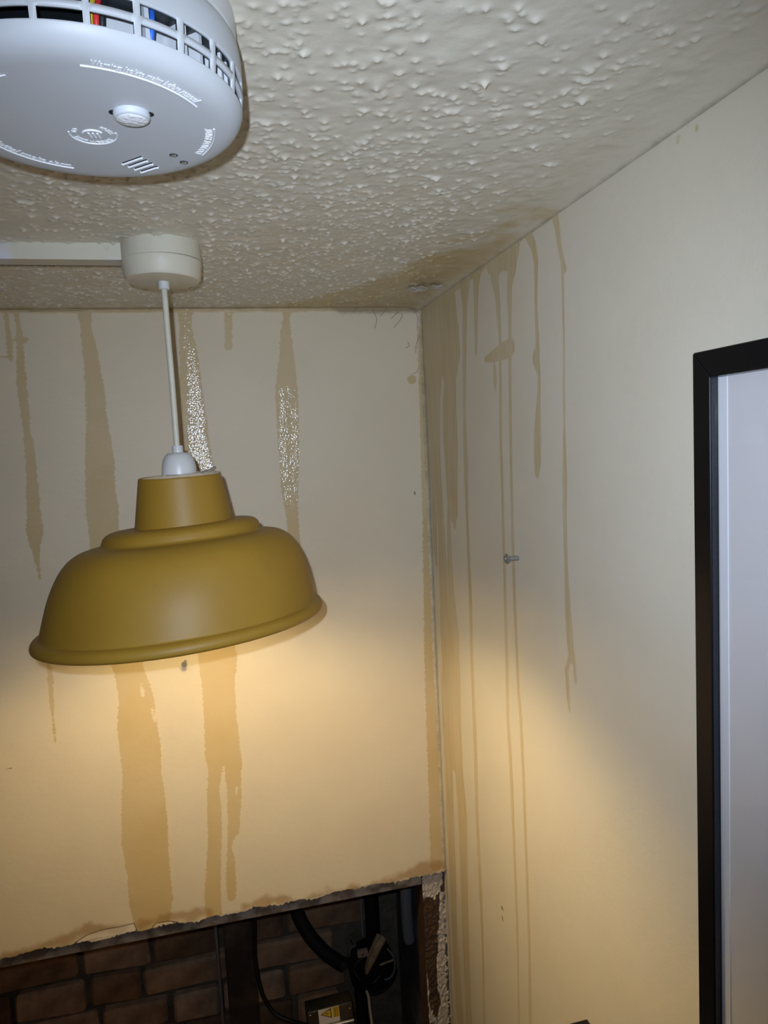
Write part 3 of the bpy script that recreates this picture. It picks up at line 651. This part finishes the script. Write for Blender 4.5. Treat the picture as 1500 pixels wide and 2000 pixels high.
# round press-to-test emblem
lu, lv = fpx(182, 262)
V, Fc = [], []
em = empty('emblem', (0, 0, 0)); em.parent = hs
def ring_arc(name, r, a0, a1, w, par):
    pts = [face_pt(lu+r*math.cos(math.radians(a)), lv+r*math.sin(math.radians(a))) for a in np.linspace(a0, a1, 32)]
    V, Fc = tube_data(pts, w, 8); return mesh_obj(name, V, Fc, 'emboss', par)
ring_arc('emblem_ring', .0122, 170, 375, .0005, hs)
arc_text('emblem_text', 'TEST WEEKLY', .0036, .0112, 265, True, hs, 'emboss', lu, lv, 1.15)
arc_text('emblem_text', 'PRESS', .0034, .0086, 35, False, hs, 'emboss', lu, lv)
arc_text('emblem_text', 'TO', .0034, .0086, 158, False, hs, 'emboss', lu, lv)
ring_arc('emblem_arc', .0052, 30, 165, .0007, hs)
for k in (-.0022, 0, .0022): tube('emblem_bar', [face_pt(lu+k+.0008, lv-.0042), face_pt(lu+k, lv+.0015)], .0006, 'emboss', hs, 8)
bpy.data.objects.remove(em)
# test button
bu, bv = fpx(257, 222)
bt = lathe('test_button', [(0, -.0034), (.0078, -.0033), (.0086, -.0028), (.0090, -.0020), (.0092, .001), (0, .001)], 'alarm', al, 48, loc=face_pt(bu, bv), ang=40)
lathe('button_lens', [(0, -.0042), (.0040, -.0040), (.0074, -.0034), (.0078, -.0031), (0, -.0030)], 'alarm_clear', bt, 40)
for s in (-1, 1): lathe('button_recess_shade', [(0, -.0003), (.0026, -.0003), (.0026, .0004), (0, .0004)], 'dark', al, 20, loc=face_pt(bu+s*.0084, bv+.0006))  # dark discs paint the shade of the recess around the button
# sounder louvres
for k in range(4):
    x0, y0, x1, y1 = 240+12*k, 320+5.2*k, 276+10.5*k, 307+6.2*k
    a, b = fpx(x0, y0), fpx(x1, y1)
    tube('louvre_shade', [face_pt(a[0], a[1]+.0013), face_pt(b[0], b[1]+.0013)], .0005, 'dark', hs, 6)  # dark bar paints the shading above each louvre
    tube('louvre', [face_pt(*a, .0001), face_pt(*b, .0001)], [.0011, .0011], 'emboss', hs, 10)
for p in ((339, 303), (359, 317)):
    u, v = fpx(*p); e = lathe('indicator_light', [(0, -.0010), (.0012, -.0008), (.0018, -.0002), (.0019, .0004), (0, .0004)], 'lens', al, 20, loc=face_pt(u, v))
    lathe('light_bezel', [(.0018, -.0002), (.0024, -.0002), (.0024, .0004), (.0018, .0004)], 'dark', e, 20)

# ------------------------------------------------------------------ picture frame on the right wall
XF = XR-.022
o_tl = on_x(1352, 690, XF); i_tl = on_x(1386, 737, XF)
y0, z1 = o_tl[1], o_tl[2]; yi, zi = i_tl[1], i_tl[2]
dx = on_y(1401.5, 900, yi)[0]; XP = min(dx, XR-.003)
FWY, FZ0 = y0-.62, z1-.86
fr = empty('picture_frame', (XR, y0, FZ0)); tag(fr, 'large black framed white picture hanging on the right wall', 'picture frame')
def fl_(p): return (p[0]-XR, p[1]-y0, p[2]-FZ0)
def rail_mesh(name, pts):      # pts: 4 outer/inner corners in (y,z): outer a, outer b, inner b, inner a ; mitred
    V = [fl_((XF, y, z)) for y, z in pts]+[fl_((XR-.0012, y, z)) for y, z in pts]
    Fc = [(0, 1, 2, 3), (7, 6, 5, 4), (0, 4, 5, 1), (1, 5, 6, 2), (2, 6, 7, 3), (3, 7, 4, 0)]
    bm = bmesh.new(); vs = [bm.verts.new(v) for v in V]
    for f in Fc: bm.faces.new([vs[k] for k in f])
    bmesh.ops.recalc_face_normals(bm, faces=bm.faces); bmesh.ops.bevel(bm, geom=bm.edges[:], offset=.0006, segments=1, affect='EDGES')
    return bm_obj(name, bm, 'frame', fr)
wy, wz = y0-yi, z1-zi; wz = wy = (wy+wz)/2 if abs(wy-wz) > .004 else wy
yi, zi = y0-wy, z1-wz
ya, za = FWY, FZ0; yb, zb = FWY+wy, FZ0+wz; g = .0003
rl = rail_mesh('rail', [(y0, za+g), (y0, z1-g), (yi, zi-g), (yi, zb+g)])
rail_mesh('rail', [(y0-g, z1), (ya+g, z1), (yb+g, zi), (yi-g, zi)])
rail_mesh('rail', [(ya, z1-g), (ya, za+g), (yb, zb+g), (yb, zi-g)])
rail_mesh('rail', [(ya+g, za), (y0-g, za), (yi-g, zb), (yb+g, zb)])
# inner reveals (bevelled glossy lip)
def rev(pts): return mesh_obj('inner_lip', [fl_(p) for p in pts], [(0, 1, 2, 3)], 'frame_in', fr)
rev([(XF+.0008, yi-.0004, zb), (XF+.0008, yi-.0004, zi), (XP, yi-.0010, zi), (XP, yi-.0010, zb)])
rev([(XF+.0008, yi, zi-.0004), (XF+.0008, yb, zi-.0004), (XP, yb, zi-.0010), (XP, yi, zi-.0010)])
bp = box('backing_sheet', fl_((XP, yb, zb)), fl_((XP+.0015, yi-.0002, zi-.0002)), 'paper', fr)
ysx = on_x(1422, 900, XP)[1]
box('edge_strip', fl_((XP-.0006, ysx, zb)), fl_((XP+.0002, yi-.003, zi-.0012)), 'strip', fr)  # paler strip along the side of the sheet
box('clear_pane', fl_((XP-.0025, yb, zb)), fl_((XP-.0017, yi-.0012, zi-.0012)), 'pane', fr)

# ------------------------------------------------------------------ screws
def screw(name, base, axis_, L, label, head=.0040, shank=.0019):
    e = empty(name, base); tag(e, label, 'screw', 'wall screws')
    V = Vector(axis_).normalized(); R = V.to_track_quat('Z', 'Y').to_matrix()
    def place(o): o.rotation_euler = R.to_euler(); return o
    pr = [(0, -.006), (shank*.8, -.006)]; n = 9
    for k in range(n*2): pr.append((shank*(1.10 if k % 2 else .88), -.004+(L*.86+.004)*k/(n*2)))
    pr += [(shank*.9, L*.88), (shank*.9, L-.0028), (0, L-.0028)]
    place(lathe('shank', pr, 'steel', e, 20, ang=60))
    h = place(lathe('head', [(0, L-.0045), (shank, L-.0045), (head*.92, L-.0018), (head, L-.0006), (head*.9, L), (head*.35, L), (head*.2, L-.0012), (0, L-.0014)], 'steel', e, 28, ang=40))
    return e
s1 = on_x(1013, 1090, XR); hp = on_y(988, 1091, s1[1]-.002)
ax = (hp-s1); screw('wall_screw', tuple(s1), tuple(ax), float(np.linalg.norm(ax)), 'long screw sticking out of the right wall between the drip lines', head=.0062, shank=.0027)
s2 = on_y(362, 1291, YB); screw('wall_screw', tuple(s2), (-.05, -1, .02), .02, 'small round screw head on the back wall just below the lamp rim', head=.0045, shank=.002)

# ------------------------------------------------------------------ things inside the void
def void_path(pts): return [on_y(x, y, Y_) for x, y, Y_ in pts]
# dark timber post with a thin grey conduit at its left side
a = on_y(438, 1850, 1.44); b = on_y(497, 1850, 1.44)
box('timber_post', (a[0], 1.44, .202), (b[0], 1.50, 1.745), 'post', bevel=.004); tag(bpy.data.objects['timber_post'], 'dark upright timber post standing in the hole before the bricks', 'post')
c = on_y(432, 1900, 1.445)
tube('thin_conduit', [(c[0]-.0045, 1.448, .205), (c[0]-.0045, 1.448, 1.2), (c[0]-.0045, 1.448, 1.74)], .0036, 'grey', seg=12); tag(bpy.data.objects['thin_conduit'], 'thin grey upright conduit against the left side of the dark post', 'conduit')
# thin black cable looping down on the right of the post
cb = spline(void_path([(497, 1700, 1.43), (497, 1850, 1.42), (503, 1905, 1.41), (516, 1950, 1.40), (540, 1982, 1.39), (575, 1996, 1.37), (605, 2004, 1.34)]), 10)
tube('black_cable', cb, .0042, 'black', seg=10); tag(bpy.data.objects['black_cable'], 'thin black cable drooping from the post to the metal box', 'cable')
# thick black hose
hp_ = spline(void_path([(556, 1690, 1.49), (578, 1775, 1.48), (600, 1820, 1.475), (632, 1858, 1.47), (660, 1878, 1.47), (671, 1884, 1.47)]), 12)
hz = tube('black_hose', hp_, [.0145+.0009*(k % 2) for k in range(len(hp_))], 'blackrub', seg=20); tag(hz, 'thick black hose curving down into the round conduit box', 'hose')
# round conduit box
bc = on_y(727, 1890, 1.49)
cbx = empty('conduit_box', tuple(bc)); tag(cbx, 'round black conduit box on the bricks with tangled taped cables', 'conduit box')
def face_y(o): o.rotation_euler = (math.radians(90), 0, 0); return o
face_y(lathe('body', [(0, -.035), (.050, -.035), (.053, -.030), (.053, .018), (.049, .021), (.047, .018), (.047, -.020), (0, -.020)], 'black', cbx, 48))
def crel(x, y, Y_): q = on_y(x, y, Y_); return tuple(q-np.array(bc))
tube('tape_bundle', spline([crel(716, 1900, 1.462), crel(728, 1870, 1.452), crel(740, 1845, 1.452), crel(748, 1832, 1.46)], 8), [.004+.005*min(1, k/8) for k in range(25)], 'tan', cbx, 12)
tube('tape_bundle', spline([crel(714, 1893, 1.468), crel(724, 1866, 1.462), crel(736, 1838, 1.462), crel(741, 1826, 1.468)], 8), [.003+.004*min(1, k/8) for k in range(25)], 'tan', cbx, 12)
q = crel(708, 1861, 1.466); t = box('terminal_block', (q[0]-.012, q[1]-.006, q[2]-.007), (q[0]+.012, q[1]+.006, q[2]+.007), 'ceramic', cbx, bevel=.002)
tube('terminal_hole_shade', [(q[0]-.001, q[1]-.0062, q[2]), (q[0]-.001, q[1]-.001, q[2])], .0022, 'dark', t, 12)  # black plug paints the shade inside the hole
for pts, rr, m in (([(756, 1852, 1.47), (768, 1868, 1.462), (771, 1890, 1.462), (764, 1908, 1.466), (752, 1914, 1.47)], .0022, 'grey'),
                   ([(742, 1885, 1.468), (754, 1880, 1.462), (768, 1875, 1.465)], .0024, 'tan'),
                   ([(684, 1836, 1.478), (690, 1846, 1.47), (697, 1856, 1.468), (704, 1872, 1.47)], .0016, 'black'),
                   ([(682, 1868, 1.475), (686, 1852, 1.466), (695, 1846, 1.466)], .0016, 'grey'),
                   ([(690, 1895, 1.47), (705, 1915, 1.46), (728, 1920, 1.462), (742, 1905, 1.465)], .0034, 'black')):
    tube('loose_wire', spline([crel(*p) for p in pts], 8), rr, m, cbx, 8)
# upright black pipe into the box, thin grey cable beside it
p0 = on_y(727, 1800, 1.50)
tube('black_pipe', [(p0[0], 1.50, bc[2]+.048), (p0[0], 1.50, 1.3), (p0[0], 1.50, 1.745)], .0165, 'black', seg=24); tag(bpy.data.objects['black_pipe'], 'upright black pipe dropping into the round conduit box', 'pipe')
p1 = on_y(707, 1790, 1.505)
tube('grey_cable', spline([(p1[0], 1.505, 1.74), (p1[0], 1.505, 1.3), on_y(707, 1800, 1.505), on_y(709, 1828, 1.505)], 8), .0036, 'grey', seg=10); tag(bpy.data.objects['grey_cable'], 'thin pale grey cable hanging left of the upright black pipe', 'cable')
p2 = spline(void_path([(716, 1936, 1.455), (720, 1948, 1.44), (723, 1975, 1.43), (728, 2010, 1.425), (733, 2060, 1.42)]), 8)
tube('white_cable', p2, .0034, 'whitecable', seg=10); tag(bpy.data.objects['white_cable'], 'dirty white cable hanging below the round conduit box', 'cable')
# dark pipe stub below the box
p3 = on_y(708, 1970, 1.50); tube('black_pipe', [(p3[0], 1.50, .205), (p3[0], 1.50, .7), (p3[0], 1.50, bc[2]-.05)], .016, 'black', seg=24)
tag(bpy.data.objects['black_pipe.001'], 'lower black pipe below the round conduit box, behind the white cable', 'pipe')
# hanging grey sleeve in front of the side plaster
g0 = spline([on_y(792, 1690, 1.40), on_y(793, 1760, 1.40), on_y(796, 1810, 1.40), on_y(799, 1835, 1.40), on_y(800, 1842, 1.40)], 6)
tube('grey_sleeve', g0, [.0125]*(len(g0)-8)+[.0125, .0122, .0118, .011, .010, .0085, .006, .003], 'grey', seg=18); tag(bpy.data.objects['grey_sleeve'], 'dull grey plastic sleeve hanging beside the void corner', 'sleeve')
# galvanised box with a warning sticker: tilted back, only its top shows
BY = 1.30
tl, tr = on_y(603, 1976, BY), on_y(684, 1957, BY)
mb = empty('metal_box', tuple((tl+tr)/2)); tag(mb, 'metal electrical box with a yellow warning sticker at the bottom of the hole', 'electrical box')
mb.rotation_euler = (math.radians(-16), math.radians(-1), 0)
hw = float(np.linalg.norm(tr-tl))/2+.004
mb.scale = (1, 1, .8)
box('body', (-hw, 0, -.036), (hw, .05, 0), 'box', mb, bevel=.003, seg=3)
box('lower_body', (-hw, -.004, -.16), (hw, .05, -.0445), 'box', mb, bevel=.003, seg=3)
box('mounting_bracket', (-.018, .049, -.150), (.018, .275, -.135), 'box', mb, bevel=.001, seg=1)
tube('edge_highlight', [(-hw+.001, -.0015, -.0405), (hw-.001, -.0015, -.0405)], .0042, 'boxedge', mb, 16)  # highlight on the rounded lower edge, built as a bar of paler metal
for x, z in ((-hw+.006, -.008), (-hw+.014, -.003), (hw-.006, -.014)): lathe('rivet', [(0, .0012), (.0016, .0008), (.0020, 0), (0, -.001)], 'boxedge', mb, 14, loc=(x, 0, z)).rotation_euler = (math.radians(90), 0, 0)
# sticker turned on its side: its top points left
sx = -hw+.022
st = box('warning_sticker', (sx, -.0007, -.0355), (sx+.041, .0002, -.0015), 'label', mb)
st['label'] = 'white warning sticker with yellow lightning triangle'
def flat(name, pts, yy, m): return mesh_obj(name, [(sx+x, yy, z) for x, z in pts], [tuple(range(len(pts)))], m, st)
flat('triangle_border', [(.0035, -.0125), (.0255, -.0005-.002), (.0255, -.0245)], -.0010, 'lblack')
flat('triangle_field', [(.0068, -.0125), (.0238, -.0054), (.0238, -.0216)], -.0012, 'lyellow')
flat('bolt', [(.0110, -.0145), (.0165, -.0118), (.0160, -.0140), (.0215, -.0120), (.0172, -.0150), (.0176, -.0132)], -.0014, 'lblack')
flat('yellow_patch', [(.0275, -.0022), (.0405, -.0022), (.0405, -.0250), (.0275, -.0250)], -.0010, 'lyellow')
def flat_text(s, size, x, z):      # text reading upwards
    V, Fc = text_mesh(s, size); o = mesh_obj('sticker_text', [(sx+x-v.y, -.0012-v.z*.2, z+v.x) for v in V], Fc, 'lblack', st); return o
flat_text('DANGER', .0050, .0342, -.0136); flat_text('230 VOLTS', .0042, .0388, -.0136)

# ------------------------------------------------------------------ black board corner at the bottom edge, cobwebs, loose flakes
k0 = on_x(1146, 1990, XR-.003)
bl = empty('wall_shelf', (XR, k0[1], k0[2])); tag(bl, 'black shelf board low on the right wall, its corner just in view', 'shelf')
box('board', (-.16, -.20, -.018), (-.0025, 0, 0), 'frame', bl, bevel=.001)
for yy in (-.05, -.16): box('bracket', (-.10, yy-.008, -.035), (-.0025, yy+.008, -.0185), 'frame', bl, bevel=.001)

V, Fc = [], []
for (x0, y0_, x1, y1_) in ((728, 603, 732, 642), (786, 612, 770, 640), (778, 608, 764, 622), (796, 668, 792, 680), (818, 610, 800, 604), (815, 640, 806, 600), (700, 600, 692, 612), (755, 602, 742, 618), (816, 720, 806, 730), (820, 655, 812, 690)):
    a, b = on_y(x0, y0_, YB-.001), on_y(x1, y1_, YB-.002); mid = (a+b)/2+np.array([random.uniform(-.004, .004), -.004, random.uniform(-.003, .003)])
    v, f = tube_data(spline([a, mid, b], 6), .00035, 5); n0 = len(V); V += v; Fc += [tuple(i+n0 for i in q) for q in f]
cw = mesh_obj('cobweb', V, Fc, 'web'); tag(cw, 'wispy grey cobweb strands in the upper wall corner', 'cobweb', kind='stuff')

def flake(pts, lift, label):
    bm = bmesh.new(); n = len(pts); c = np.mean(pts, 0)
    P = [on_z(x, y, HC) for x, y in pts]; vs = []
    for k, p in enumerate(P): vs.append(bm.verts.new((p[0], p[1], HC-.0035-lift*(.4+.6*((k*7) % 5)/4))))
    cc = on_z(c[0], c[1], HC); vc = bm.verts.new((cc[0], cc[1], HC-.003))
    for k in range(n): bm.faces.new((vs[k], vs[(k+1) % n], vc))
    o = bm_obj('paint_flake', bm, 'flake'); m_ = o.modifiers.new('t', 'SOLIDIFY'); m_.thickness = .0008
    tag(o, label, 'paint flake', 'loose paint flakes'); return o
flake([(794, 561), (803, 555), (812, 556), (822, 552), (834, 555), (837, 558), (828, 562), (816, 561), (808, 565)], .0016, 'white curled paint flake on the stained ceiling, left one of the pair at the corner')
flake([(838, 556), (845, 550), (853, 552), (864, 550), (860, 556), (850, 559)], .0016, 'small white paint flake on the stained ceiling, right one of the pair at the corner')
